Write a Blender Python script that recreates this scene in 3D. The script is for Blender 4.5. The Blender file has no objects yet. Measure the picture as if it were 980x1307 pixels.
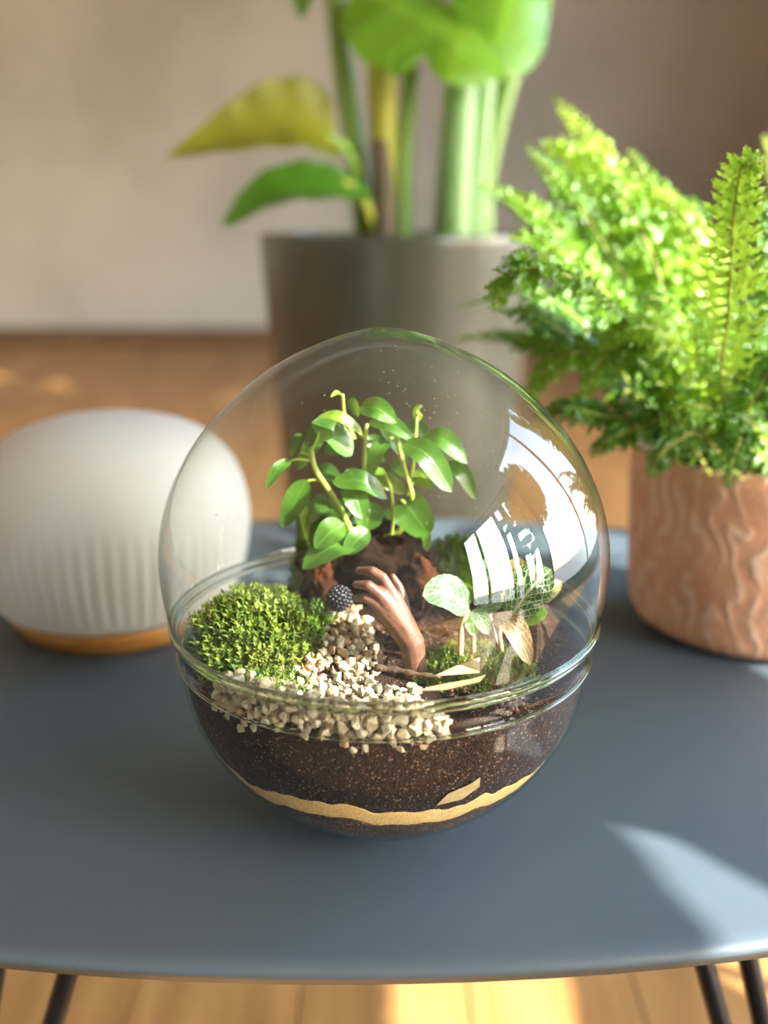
import bpy, bmesh, math, random
from mathutils import Vector, Matrix, noise
random.seed(7)
sc = bpy.context.scene
R = math.radians
TZ = 0.40                      # table top height
# ------------------------------------------------------------------ camera
PITCH, FPX = R(16.2), 1300.0
CAM = Vector((0, 0, TZ + 0.31))
cd = bpy.data.cameras.new('camera')
cd.sensor_fit = 'VERTICAL'; cd.sensor_height = 36; cd.sensor_width = 27
cd.lens = FPX / 1307 * 36
cd.clip_start = 0.01; cd.clip_end = 60
cd.dof.use_dof = True; cd.dof.focus_distance = 0.47; cd.dof.aperture_fstop = 3.4
cam = bpy.data.objects.new('camera', cd); sc.collection.objects.link(cam)
cam.location = CAM; cam.rotation_euler = (R(90) - PITCH, 0, 0)
sc.camera = cam
# ------------------------------------------------------------------ world, sun, exposure
SUN = Vector((0.80, -0.35, 0.50)).normalized()          # direction towards the sun
w = bpy.data.worlds.new('sky'); sc.world = w; w.use_nodes = True
wn = w.node_tree; bg = wn.nodes['Background']
sky = wn.nodes.new('ShaderNodeTexSky'); sky.sky_type = 'NISHITA'; sky.sun_disc = False
sky.sun_elevation = math.asin(SUN.z); sky.sun_rotation = math.atan2(SUN.x, SUN.y)
sky.air_density = 1.0; sky.dust_density = 1.0
wn.links.new(sky.outputs[0], bg.inputs[0]); bg.inputs[1].default_value = 3.2
sl = bpy.data.lights.new('sun', 'SUN'); sl.energy = 36; sl.angle = R(0.27); sl.color = (1, .93, .82)
so = bpy.data.objects.new('sun', sl); sc.collection.objects.link(so)
so.rotation_euler = SUN.to_track_quat('Z', 'Y').to_euler(); so.location = (6, -2, 5)
vs = sc.view_settings
vs.view_transform = 'Standard'; vs.look = 'None'; vs.gamma = 1; vs.use_curve_mapping = False
vs.exposure = -0.02
sc.cycles.use_denoising = True
sc.cycles.max_bounces = 10; sc.cycles.diffuse_bounces = 5; sc.cycles.transparent_max_bounces = 24
sc.cycles.sample_clamp_indirect = 6
WX = 2.35                                                # inner face of the window wall
WINS = [(-2.35, 0.10, .12, 2.45), (0.28, 2.95, .12, 2.84)]   # window openings: y0, y1, z0, z1
BLIND = (2.20, 2.74)                                     # lower edge of each unseen blind added to cut off high sun
for (y0, y1, z0, z1) in WINS:
    pl = bpy.data.lights.new('window_portal', 'AREA'); pl.shape = 'RECTANGLE'
    pl.size = y1 - y0; pl.size_y = z1 - z0; pl.cycles.is_portal = True
    po = bpy.data.objects.new('window_portal', pl); sc.collection.objects.link(po)
    po.matrix_world = Matrix.Translation((WX + .15, (y0 + y1) / 2, (z0 + z1) / 2)) @ Matrix(((0, 0, 1, 0), (1, 0, 0, 0), (0, 1, 0, 0), (0, 0, 0, 1)))

cP, sP = math.cos(PITCH), math.sin(PITCH)
def P(px, py, y):
    """world point at forward distance y that lies on the sight line of photo position (px, py)"""
    a, b = (px - 490) / FPX, -(py - 653.5) / FPX
    d = Vector((a, cP + b * sP, -sP + b * cP))
    return CAM + d * (y / d.y)

# ------------------------------------------------------------------ helpers
def mk(name, verts, faces, mat=None, parent=None, uv=None, smooth=True, loc=None, label=None, cat=None, group=None, kind=None):
    verts = [Vector(v) for v in verts]
    if parent is not None: o0 = parent['_w'].copy() if False else WLOC[parent.name]
    elif loc is not None: o0 = Vector(loc)
    else:
        n = len(verts)
        o0 = Vector((sum(v.x for v in verts) / n, sum(v.y for v in verts) / n, min(v.z for v in verts)))
    me = bpy.data.meshes.new(name)
    me.from_pydata([v - o0 for v in verts], [], faces)
    if uv is not None:
        l = me.uv_layers.new(name='uv')
        for i, lp in enumerate(me.loops): l.data[i].uv = uv[lp.vertex_index]
    if smooth: me.polygons.foreach_set('use_smooth', [True] * len(me.polygons))
    if mat: me.materials.append(mat)
    me.update()
    o = bpy.data.objects.new(name, me); sc.collection.objects.link(o)
    if parent is not None:
        o.parent = parent; WLOC[o.name] = WLOC[parent.name].copy()
    else:
        o.location = o0; WLOC[o.name] = o0.copy()
    return tag(o, label, cat, group, kind)
WLOC = {}
def tag(o, label=None, cat=None, group=None, kind=None):
    if label: o['label'] = label
    if cat: o['category'] = cat
    if group: o['group'] = group
    if kind: o['kind'] = kind
    return o
def thing(name, loc, label, cat, group=None):
    o = bpy.data.objects.new(name, None); o.empty_display_size = .02
    sc.collection.objects.link(o); o.location = loc; WLOC[o.name] = Vector(loc)
    return tag(o, label, cat, group)
class MB:
    def __init__(s): s.v = []; s.f = []; s.uv = []
    def add(s, v, f, uv=None):
        n = len(s.v); s.v += [Vector(a) for a in v]; s.f += [[i + n for i in q] for q in f]
        s.uv += uv if uv else [(0, 0)] * len(v); return s
    def build(s, name, mat, parent=None, **k): return mk(name, s.v, s.f, mat, parent, uv=s.uv, **k)
def box(x0, x1, y0, y1, z0, z1):
    v = [(x, y, z) for x in (x0, x1) for y in (y0, y1) for z in (z0, z1)]
    return v, [(0, 1, 3, 2), (4, 6, 7, 5), (0, 4, 5, 1), (2, 3, 7, 6), (0, 2, 6, 4), (1, 5, 7, 3)]
def bbox(x0, x1, y0, y1, z0, z1, b):
    bm = bmesh.new(); v, f = box(x0, x1, y0, y1, z0, z1)
    vs_ = [bm.verts.new(a) for a in v]
    for q in f: bm.faces.new([vs_[i] for i in q])
    bmesh.ops.bevel(bm, geom=list(bm.edges), offset=b, segments=2, affect='EDGES', profile=.5)
    bm.verts.index_update()
    r = ([v.co.copy() for v in bm.verts], [[v.index for v in f.verts] for f in bm.faces]); bm.free(); return r
def lathe(prof, c, n=96, rfun=None, closed=False):
    v, f = [], []; m = len(prof)
    for i in range(n):
        a = 2 * math.pi * i / n
        for j, (r, z) in enumerate(prof):
            rr = rfun(r, z, a) if rfun else r
            v.append((c[0] + rr * math.cos(a), c[1] + rr * math.sin(a), c[2] + z))
    for i in range(n):
        k = (i + 1) % n
        for j in range(m - (0 if closed else 1)):
            l = (j + 1) % m
            f.append((i * m + j, k * m + j, k * m + l, i * m + l))
    return v, f
def catmull(pts, n):
    pts = [Vector(p) for p in pts]; q = [2 * pts[0] - pts[1]] + pts + [2 * pts[-1] - pts[-2]]
    out = []; segs = len(pts) - 1
    for k in range(n + 1):
        t = k / n * segs; i = min(int(t), segs - 1); u = t - i
        a, b, c_, d = q[i:i + 4]
        out.append(.5 * (2 * b + (c_ - a) * u + (2 * a - 5 * b + 4 * c_ - d) * u * u + (3 * b - a - 3 * c_ + d) * u ** 3))
    return out
def tube(pts, rad, n=8):
    """tube along points; rad is a number or a function of 0..1"""
    pts = [Vector(p) for p in pts]; v, f = [], []; m = len(pts)
    up = Vector((.13, .2, .97)); 
    for i, p in enumerate(pts):
        t = (pts[min(i + 1, m - 1)] - pts[max(i - 1, 0)]).normalized()
        if i == 0:
            x = t.orthogonal().normalized()
        else:
            x = (x - t * x.dot(t)).normalized()
        y = t.cross(x); r = rad(i / (m - 1)) if callable(rad) else rad
        for k in range(n):
            a = 2 * math.pi * k / n; v.append(p + (x * math.cos(a) + y * math.sin(a)) * r)
    for i in range(m - 1):
        for k in range(n):
            l = (k + 1) % n; f.append((i * n + k, i * n + l, (i + 1) * n + l, (i + 1) * n + k))
    f.append(list(range(n))[::-1]); f.append([(m - 1) * n + k for k in range(n)])
    return v, f
def leafgeo(path, nrm, width, shape=None, fold=.25, nu=6, nv=14, wave=0, tipcurl=0):
    """blade along path (list of points), nrm = upper side hint, half width = width/2*shape(t)"""
    shape = shape or (lambda t: math.sin(math.pi * min(1, (t * .93 + .04)) ** .8) ** .8)
    pts = catmull(path, nv); v, f, uv = [], [], []; nrm = Vector(nrm)
    for i, p in enumerate(pts):
        t = (pts[min(i + 1, nv)] - pts[max(i - 1, 0)]).normalized()
        s = t.cross(nrm).normalized(); n = s.cross(t).normalized()
        hw = width / 2 * max(shape(i / nv), .02)
        for j in range(nu + 1):
            u = j / nu * 2 - 1
            z = fold * abs(u) ** 1.6 * hw + wave * hw * math.sin(i * 1.3 + (0 if u > 0 else 2)) * abs(u)
            v.append(p + s * (u * hw) + n * z); uv.append((j / nu, i / nv))
    for i in range(nv):
        for j in range(nu):
            a = i * (nu + 1) + j; f.append((a, a + 1, a + nu + 2, a + nu + 1))
    return v, f, uv
# ------------------------------------------------------------------ materials
class NT:
    def __init__(s, name):
        s.m = bpy.data.materials.new(name); s.m.use_nodes = True; s.t = s.m.node_tree
        s.t.nodes.clear(); s.out = s.t.nodes.new('ShaderNodeOutputMaterial')
    def n(s, typ, ins=None, **kw):
        nd = s.t.nodes.new(typ)
        for k, v in kw.items(): setattr(nd, k, v)
        for k, v in (ins or {}).items(): s.set(nd.inputs[k], v)
        return nd
    def set(s, sock, v):
        if isinstance(v, bpy.types.NodeSocket): s.t.links.new(v, sock)
        elif isinstance(v, bpy.types.Node): s.t.links.new(v.outputs[0], sock)
        elif isinstance(v, (tuple, list)) and len(v) == 3 and sock.type == 'RGBA': sock.default_value = (*v, 1)
        else: sock.default_value = v
    def math(s, op, a, b=0, c=0, clamp=False):
        nd = s.n('ShaderNodeMath', operation=op, use_clamp=clamp)
        for i, x in enumerate((a, b, c)):
            if i < len(nd.inputs): s.set(nd.inputs[i], x)
        return nd.outputs[0]
    def mix(s, f, a, b):
        nd = s.n('ShaderNodeMix', data_type='RGBA'); s.set(nd.inputs[0], f); s.set(nd.inputs[6], a); s.set(nd.inputs[7], b)
        return nd.outputs[2]
    def ss(s, x, lo, hi):
        nd = s.n('ShaderNodeMapRange', interpolation_type='SMOOTHSTEP'); s.set(nd.inputs[0], x)
        nd.inputs[1].default_value = lo; nd.inputs[2].default_value = hi; return nd.outputs[0]
    def noise(s, scale, vec=None, detail=4, rough=.55, dist=0):
        nd = s.n('ShaderNodeTexNoise', {'Scale': scale, 'Detail': detail, 'Roughness': rough, 'Distortion': dist})
        s.set(nd.inputs['Vector'], vec if vec is not None else s.pos()); return nd.outputs[0]
    def pos(s):
        if not hasattr(s, '_p'): s._p = s.n('ShaderNodeTexCoord').outputs['Object']
        return s._p
    def world(s): return s.n('ShaderNodeNewGeometry').outputs['Position']
    def bump(s, h, strength=.3, dist=.001):
        return s.n('ShaderNodeBump', {'Height': h, 'Strength': strength, 'Distance': dist}).outputs[0]
    def pr(s, col, rough=.5, spec=.5, normal=None, **ins):
        d = {'Base Color': col, 'Roughness': rough, 'Specular IOR Level': spec}
        if normal is not None: d['Normal'] = normal
        d.update(ins); return s.n('ShaderNodeBsdfPrincipled', d)
    def done(s, sh): s.t.links.new(sh.outputs[0] if isinstance(sh, bpy.types.Node) else sh, s.out.inputs[0]); return s.m
def srgb(r, g, b):
    f = lambda c: (c / 255 / 12.92) if c / 255 <= .04045 else ((c / 255 + .055) / 1.055) ** 2.4
    return (f(r), f(g), f(b))
def plain(name, c1, c2=None, rough=.5, scale=40, bump=0, bscale=None, bdist=.001, spec=.5, lo=.35, hi=.65, **ins):
    m = NT(name); col = c1
    if c2: col = m.mix(m.ss(m.noise(scale), lo, hi), c1, c2)
    nm = m.bump(m.noise(bscale or scale * 3), bump, bdist) if bump else None
    return m.done(m.pr(col, rough, spec, nm, **ins))
def leafmat(name, c1, c2, rough=.35, trans=.35, tcol=None, scale=60, vein=None, spec=.5):
    m = NT(name)
    col = m.mix(m.ss(m.noise(scale), .3, .7), c1, c2); nm = None
    uvn = m.n('ShaderNodeUVMap'); sep = m.n('ShaderNodeSeparateXYZ', {0: uvn.outputs[0]})
    a = m.math('MULTIPLY', m.math('ABSOLUTE', m.math('SUBTRACT', sep.outputs[0], .5)), 2)
    if vein == 'mid' or vein == 'soft':
        k = m.ss(a, .10, .0); wv = m.math('PINGPONG', m.math('MULTIPLY', m.math('SUBTRACT', sep.outputs[1], m.math('MULTIPLY', a, .3)), 9), .5)
        k2 = m.math('MULTIPLY', m.ss(wv, .12, .0), .35)
        kk = m.math('MAXIMUM', k, k2)
        col = m.mix(m.math('MULTIPLY', kk, .45), col, tuple(min(1, x * 1.9 + .02) for x in c2))
        nm = m.bump(kk, .25, .0006)
    if vein == 'net':
        dis = m.math('MULTIPLY', m.math('SUBTRACT', m.noise(220), .5), .10)
        wv = m.math('PINGPONG', m.math('ADD', m.math('MULTIPLY', m.math('SUBTRACT', sep.outputs[1], m.math('MULTIPLY', a, .42)), 6.0), m.math('MULTIPLY', dis, 3)), .5)
        k2 = m.ss(wv, .085, .035); k = m.ss(a, .085, .035)
        vo = m.n('ShaderNodeTexVoronoi', {'Scale': 9.0}, feature='DISTANCE_TO_EDGE')
        mp = m.n('ShaderNodeMapping', {'Vector': uvn.outputs[0], 'Scale': (1.0, 1.25, 1.0)}); m.set(vo.inputs['Vector'], mp.outputs[0])
        k3 = m.math('MULTIPLY', m.ss(vo.outputs[0], .07, .02), .8)
        kk = m.math('MAXIMUM', m.math('MAXIMUM', k, k2), k3)
        col = m.mix(kk, col, tcol); nm = m.bump(kk, -.3, .0004)
    p = m.pr(col, rough, spec, nm)
    tr = m.n('ShaderNodeBsdfTranslucent', {'Color': m.mix(.5, col, (col if vein == 'net' else (tcol or c2)))})
    return m.done(m.n('ShaderNodeMixShader', {0: trans, 1: p.outputs[0], 2: tr.outputs[0]}))
def glassmat(name, tint=(.97, .985, .975), edge=(.62, .72, .64), base=.075, rough=.0):
    m = NT(name)
    lw = m.n('ShaderNodeLayerWeight', {'Blend': .5}).outputs['Facing']
    f5 = m.math('POWER', lw, 4.5)
    refl = m.math('ADD', m.math('MULTIPLY', f5, .80), base, clamp=True)
    tr = m.n('ShaderNodeBsdfTransparent', {'Color': m.mix(m.math('POWER', lw, 5.0), tint, edge)})
    nm = m.bump(m.noise(16, detail=2), .10, .004)
    gl = m.n('ShaderNodeBsdfGlossy', {'Roughness': rough, 'Color': (1, 1, 1), 'Normal': nm})
    return m.done(m.n('ShaderNodeMixShader', {0: refl, 1: tr.outputs[0], 2: gl.outputs[0]}))
M = {}
def wood_floor():
    m = NT('oak_floor'); p = m.pos()
    mp = m.n('ShaderNodeMapping', {'Vector': m.world(), 'Scale': (7.0, .8, 1)})
    g = m.noise(3.0, mp.outputs[0], 6, .6, .4)
    col = m.mix(m.ss(g, .3, .72), srgb(184, 138, 86), srgb(152, 108, 64))
    oi = m.n('ShaderNodeObjectInfo').outputs['Random']
    mm = m.n('ShaderNodeMix', data_type='RGBA', blend_type='MULTIPLY'); mm.inputs[0].default_value = 1
    m.set(mm.inputs[6], col); m.set(mm.inputs[7], m.mix(oi, (.90, .88, .86), (1.08, 1.07, 1.05)))
    return m.done(m.pr(mm.outputs[2], .42, .4))
M['floor'] = wood_floor()
M['wall'] = plain('plaster_wall', srgb(190, 184, 178), srgb(168, 164, 156), .9, .9, .15, 60, .002, .2)
M['wall_dim'] = plain('painted_wall', srgb(196, 190, 184), srgb(188, 182, 175), .9, 1.0, spec=.2)
M['ceil'] = plain('ceiling_paint', (.62, .58, .52), None, .9, spec=.2)
M['frame'] = plain('window_frame_paint', srgb(70, 66, 62), srgb(62, 58, 55), .45, 6)
M['base'] = plain('baseboard_wood', srgb(116, 88, 62), srgb(104, 78, 54), .6, 4)
M['ground'] = plain('terrace_paving', (.35, .33, .30), (.28, .27, .25), .9, 2)
def table_mat():
    m = NT('slate_lacquer'); n1 = m.noise(9, detail=3)
    col = m.mix(n1, (.066, .090, .116), (.077, .104, .133))
    dust = m.math('MULTIPLY', m.ss(m.noise(900, detail=2), .735, .79), m.ss(m.noise(14, detail=2), .45, .65))
    col = m.mix(m.math('MULTIPLY', dust, .5), col, (.45, .43, .40))
    rg = m.math('ADD', m.math('MULTIPLY', m.noise(30), .10), .47)
    return m.done(m.pr(col, rg, .38))
M['table'] = table_mat()
M['table_edge'] = plain('table_edge_lacquer', (.085, .078, .070), (.10, .09, .08), .4, 30)
M['black_metal'] = plain('dark_leg_metal', (.018, .017, .017), None, .35, Metallic=.6)
M['glass'] = glassmat('clear_glass')
M['bowlglass'] = glassmat('bowl_glass', (.97, .985, .975), (.42, .62, .42), .06)
M['rimglass'] = NT('rim_glass')
def rimg():
    m = NT('solid_rim_glass')
    return m.done(m.n('ShaderNodeBsdfGlass', {'Color': (.95, .98, .94), 'Roughness': .02, 'IOR': 1.45}))
M['rimglass'] = rimg()
# ------------------------------------------------------------------ the room
X0, X1, Y0, Y1, ZC = -3.1, WX, -2.6, 5.9, 3.0
def struct(name, g, mat): return mk(name, g[0], g[1], mat, smooth=False, kind='structure')
M['subfloor'] = plain('subfloor', (.05, .035, .02), None, .9)
floor = struct('floor', box(X0 - .12, X1 + .14, Y0 - .12, Y1 + .12, -.08, -.016), M['subfloor'])
# oak planks laid in staggered rows
PW, PL = .16, 1.9
pv, pf = bbox(-PW / 2 + .0008, PW / 2 - .0008, -PL / 2 + .0008, PL / 2 - .0008, -.016, 0, .0012)
plank0 = mk('plank', pv, pf, M['floor'], floor, smooth=False); pmesh = plank0.data; first = True
cuts = {}
def plank_mesh(L):
    k = round(L, 2)
    if k not in cuts:
        me = pmesh.copy()
        for q in me.vertices: q.co.y += (k - PL) / 2 * (1 if q.co.y + WLOC[floor.name].y > 0 else -1)
        cuts[k] = me
    return cuts[k]
x = X0 + PW / 2 - .02; row = 0
while x < X1 + .02:
    y = Y0 - [0, 1.27, .63, 1.58][row % 4]
    while y < Y1:
        ya, yb = max(y, Y0 - .02), min(y + PL, Y1 + .02)
        if yb - ya > .05:
            o = plank0 if first else plank0.copy()
            if not first: sc.collection.objects.link(o); o.parent = floor
            first = False; o.data = plank_mesh(yb - ya); o.location = (x, (ya + yb) / 2, 0)
        y += PL
    x += PW; row += 1
struct('ceiling', box(X0 - .12, X1 + .14, Y0 - .12, Y1 + .12, ZC, ZC + .1), M['ceil'])
struct('wall_back', box(X0 - .12, X1 + .14, Y1, Y1 + .12, 0, ZC), M['wall'])
struct('wall_front', box(X0 - .12, X1 + .14, Y0 - .12, Y0, 0, ZC), M['wall_dim'])
struct('wall_left', box(X0 - .12, X0, Y0, Y1, 0, ZC), M['wall_dim'])
wr = MB(); ya = Y0
for (y0, y1, z0, z1) in WINS:
    wr.add(*box(X1, X1 + .14, ya, y0, 0, ZC)); wr.add(*box(X1, X1 + .14, y0, y1, 0, z0)); wr.add(*box(X1, X1 + .14, y0, y1, z1, ZC)); ya = y1
wr.add(*box(X1, X1 + .14, ya, Y1, 0, ZC))
struct('wall_right', (wr.v, wr.f), M['wall_dim'])
struct('baseboard_back', bbox(X0, X1, Y1 - .018, Y1, 0, .10, .004), M['base'])
struct('baseboard_left', bbox(X0, X0 + .018, Y0, Y1 - .02, 0, .10, .004), M['base'])
gr = struct('ground', box(X1 + .14, 14, -10, 14, -.12, -.06), M['ground'])
M['rug'] = plain('dark_brown_rug', (.050, .042, .035), (.065, .055, .045), 1.0, 90, .8, 400, .006, .1)  # unseen dark rug added to dull the sunlit floor mirrored in the bowl
mk('added_dark_rug', *bbox(-2.2, .55, -1.7, .44, .0005, .014, .004), M['rug'], label='added unseen dark rug dulling the sunlit floor before the table', cat='rug')
# window on the right: frame, mullions, added sun posts, panes
fx0, fx1 = X1 + .05, X1 + .11
M['pane'] = glassmat('window_pane_glass', (.96, .98, .97), (.8, .88, .84), .06)
M['blind'] = plain('blind_fabric', (.30, .27, .23), (.26, .24, .20), .9, 200)
MULS = [(-1.60, -.74, -.4325), (1.62,)]  # the two wider posts are added to keep sun off lamp and table
for wi, (y0, y1, z0, z1) in enumerate(WINS):
    wf = MB()
    for b in ((fx0, fx1, y0, y1, z0, z0 + .06), (fx0, fx1, y0, y1, z1 - .06, z1), (fx0, fx1, y0, y0 + .06, z0 + .06, z1 - .06), (fx0, fx1, y1 - .06, y1, z0 + .06, z1 - .06)): wf.add(*box(*b))
    win = mk('window_%d' % (wi + 1), wf.v, wf.f, M['frame'], smooth=False, kind='structure')
    ys = [y0 + .06]
    for y in MULS[wi]:
        hm = {-.74: .06, -.4325: .0925}.get(y, .035); mk('mullion_sun_post', *box(fx0, fx1, y - hm, y + hm, z0 + .06, z1 - .06), M['frame'], win, smooth=False); ys += [y - hm, y + hm]
    ys.append(y1 - .06)
    for i in range(0, len(ys), 2): mk('pane', *box(fx0 + .026, fx0 + .032, ys[i], ys[i + 1], z0 + .06, z1 - .06), M['pane'], win, smooth=False)
    zb = BLIND[wi]
    bl = mk('added_sun_blind', *box(X1 + .020, X1 + .024, y0 + .01, y1 - .01, zb, z1 - .03), M['blind'], smooth=False, label='added unseen roller blind cutting off sun at the %s window' % ('nearer', 'farther')[wi], cat='blind')
    mk('bottom_bar', *tube([(X1 + .022, y0 + .01, zb), (X1 + .022, y1 - .01, zb)], .008, 10), M['frame'], bl)
    mk('roller_tube', *tube([(X1 + .022, y0 + .005, z1 - .03), (X1 + .022, y1 - .005, z1 - .03)], .022, 14), M['frame'], bl)
# unseen plant added by the window; its leaves shade the table and floor
def window_plant():
    lm = leafmat('window_plant_leaf', (.05, .16, .015), (.09, .24, .02), .35, .08, (.2, .4, .03), 8, 'soft')
    sm = plain('window_plant_stem', (.14, .22, .05), (.10, .16, .04), .5, 20)
    pm = plain('stoneware_pot', (.34, .31, .27), (.28, .26, .22), .6, 15)
    X = 2.13; k = X - 2.38
    def W(y, z): return Vector((X, y - k * .4375, z + k * .625))       # slide a point of the window plane along the sunbeam
    b = Vector((X - .02, W(-.26, 0).y, 0))
    t = thing('added_shade_plant', b, 'added unseen broad-leaved plant by the window, shading the table', 'potted plant')
    mk('pot', *lathe([(.0005, .001), (.13, 0), (.15, .02), (.17, .28), (.175, .30), (.165, .30), (.16, .26), (.0005, .26)], b, 48), pm, t)
    specs = [([(-.352, 1.925), (-.49, 1.885), (-.575, 1.866), (-.66, 1.840), (-.76, 1.790)], .165),
             ([(-.54, 1.935), (-.62, 1.936), (-.70, 1.932), (-.80, 1.915)], .075),
             ([(-.075, 1.80), (-.22, 1.795), (-.36, 1.765), (-.47, 1.724), (-.56, 1.684), (-.74, 1.60)], .176),
             ([(-.06, 1.60), (-.20, 1.570), (-.32, 1.565), (-.50, 1.56)], .200),
             ([(-.05, 1.33), (-.16, 1.305), (-.28, 1.30), (-.46, 1.29)], .150),
             ([(-.22, 1.10), (-.30, 1.16), (-.42, 1.12), (-.55, 1.0)], .17), ([(-.20, 1.05), (-.10, 1.15), (.0, 1.14), (.10, 1.05)], .16)]
    for pts, wd in specs:
        path = [W(*q) for q in pts]
        v, f, uv = leafgeo(path, (-1, .0, .12), wd, lambda u: max(0, math.sin(math.pi * (u * .97 + .015) ** .85)) ** .55, .10, 8, 22, .02)
        l = mk('leaf', v, f, lm, t, uv=uv)
        p = path[0]
        mk('stalk', *tube(catmull([b + Vector((random.uniform(-.03, .03), random.uniform(-.03, .03), .26)), (b + p) / 2 + Vector((-.05, .06, .25)), p], 14), .008, 8), sm, l)
window_plant()
# unseen tree added outside to block sun through the farther window
def added_sun_tree():
    M['crown'] = leafmat('tree_foliage', (.05, .12, .02), (.09, .18, .03), .6, .2, (.2, .35, .05), 3)
    M['trunk'] = plain('tree_bark', (.10, .07, .05), (.06, .045, .03), .9, 12, .8, 30, .01)
    t = thing('added_sun_tree', (5.5, -.15, -.06), 'added unseen leafy tree blocking sun at the farther window', 'tree')
    rg = random.Random(4); mb = MB()
    for i in range(4200):
        d = Vector((rg.gauss(0, 1), rg.gauss(0, 1), rg.gauss(0, 1))).normalized() * rg.random() ** .33
        c = Vector((5.5 + d.x * .8, .28 + d.y * 1.48, 3.6 + d.z * 1.55)); a = Vector((rg.gauss(0, 1), rg.gauss(0, 1), rg.gauss(0, 1))).normalized(); b = a.orthogonal().normalized(); l = rg.uniform(.10, .17)
        mb.add([c - a * l, c + b * l * .5, c + a * l, c - b * l * .5], [(0, 1, 2, 3)])
    mb.build('crown', M['crown'], t, smooth=False, kind='stuff')
    mk('trunk', *tube([(5.5, -.15, -.06), (5.52, -.12, 1.2), (5.48, -.15, 2.4), (5.5, -.1, 3.4)], lambda u: .11 * (1 - .6 * u), 12), M['trunk'], t)
added_sun_tree()
# ------------------------------------------------------------------ side table
TC = Vector((-.02, .705, 0)); TA, TB = .62, .34
tbl = thing('coffee_table', (TC.x, TC.y, 0), 'dark slate oval coffee table on splayed hairpin legs', 'table')
def oval(a, b, z, n=128): return [(TC.x + a * math.cos(2 * math.pi * i / n), TC.y + b * math.sin(2 * math.pi * i / n), z) for i in range(n)]
rings = [(.0, TZ)]; prof = [(.006, TZ), (.002, TZ - .0006), (0, TZ - .0025), (0, TZ - .006)]
def rings_mesh(prof, cap0=True, cap1=True, n=128):
    v, f = [], []
    for d, z in prof: v += oval(TA - d, TB - d, z)
    for j in range(len(prof) - 1):
        for i in range(n):
            k = (i + 1) % n; f.append((j * n + i, (j + 1) * n + i, (j + 1) * n + k, j * n + k))
    if cap0: f.append(list(range(n)))
    if cap1: f.append([(len(prof) - 1) * n + i for i in range(n)][::-1])
    return v, f
v, f = rings_mesh([(.010, TZ), (.004, TZ - .0005), (.0012, TZ - .0018), (0, TZ - .004), (.0008, TZ - .006)], True, False)
mk('tabletop', v, f, M['table'], tbl)
v, f = rings_mesh([(.0008, TZ - .006), (.004, TZ - .012), (.013, TZ - .018), (.03, TZ - .020)], False, True)
mk('edge_band', v, f, M['table_edge'], tbl)
def hairpin(name, xt0, xt1, xb0, xb1, y, yb):
    zt = TZ - .019
    pts = [(xt0, y, zt), (xt0 + (xb0 - xt0) * .97, y + (yb - y) * .97, .025), ((xb0 + xb1) / 2, yb, .008), (xt1 + (xb1 - xt1) * .97, y + .01 + (yb - y) * .97, .025), (xt1, y + .01, zt)]
    p = [Vector(q) for q in pts]; path = [p[0].lerp(p[1], i / 6) for i in range(7)] + catmull([p[1], p[2], p[3]], 8)[1:-1] + [p[3].lerp(p[4], i / 6) for i in range(7)]
    l = mk('leg', *tube(path, .0062, 8), M['black_metal'], tbl)
    mk('mounting_plate', *bbox(min(xt0, xt1) - .02, max(xt0, xt1) + .02, y - .03, y + .04, TZ - .0235, TZ - .0195, .001), M['black_metal'], l)
hairpin('leg', -.153, -.207, -.275, -.295, .50, .49)
hairpin('leg', .158, .190, .275, .292, .50, .49)
hairpin('leg', -.40, -.35, -.50, -.48, .78, .86)
hairpin('leg', .36, .31, .46, .44, .78, .86)
# ------------------------------------------------------------------ glass terrarium
C = Vector((0, .492, TZ))
def bowl_r(z):
    t = max(0, min(1, z / .095)); return .020 + .0845 * max(0, 1 - (1 - t) ** 2.05) ** (1 / 1.45)
def dome_r(z):
    t = max(0, min(1, (z - .145) / 0.114)); return .1125 * max(0, 1 - t ** 2) ** (1 / 1.6)
bp = [(0.0008, 0.0012), (.012, .0006), (.018, .0003)] + [(bowl_r(z / 1000), z / 1000) for z in (.6, 1.5, 3, 5, 8, 11, 15, 20, 26, 32, 40, 48, 57, 66, 75, 84, 91)]
bp += [(.1052, .0945), (.1058, .0965), (.1054, .0985), (.1047, .1005), (.1048, .104), (.1056, .107), (.1062, .109)]
bowl = mk('glass_bowl', *lathe(bp, C, 128), M['bowlglass'], label='round clear glass bowl holding layered soil, lower half of terrarium', cat='bowl')
def torus(Rr, r, z, n=128, k=12): return lathe([(Rr + r * math.cos(2 * math.pi * j / k), z + r * .9 * math.sin(2 * math.pi * j / k)) for j in range(k)], C, n, closed=True)
mk('rim', *torus(.1062, .0016, .1105), M['rimglass'], bowl)
mk('ridge', *torus(.1056, .0009, .0968), M['rimglass'], bowl)
dp = [(.1082, .1150), (.1092, .1165), (.1098, .120), (.1108, .126), (.1118, .134), (.1124, .141)]
dp += [(dome_r(.145 + 0.114 * t), .145 + 0.114 * t) for t in [x / 40 for x in range(0, 37)]] + [(dome_r(.145 + 0.114 * t), .145 + 0.114 * t) for t in (.94, .96, .98, .99, .996)] + [(.0004, .2590)]
dome = mk('glass_dome', *lathe(dp, C, 128), M['glass'], label='clear egg-shaped glass dome lid closing the terrarium', cat='glass lid')
mk('rim', *torus(.1080, .0019, .1143), M['rimglass'], dome)
M['drop'] = NT('water_glass'); M['drop'] = M['drop'].done(M['drop'].n('ShaderNodeBsdfGlass', {'IOR': 1.33, 'Roughness': .0}))
dm = MB(); rng = random.Random(5)
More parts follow.
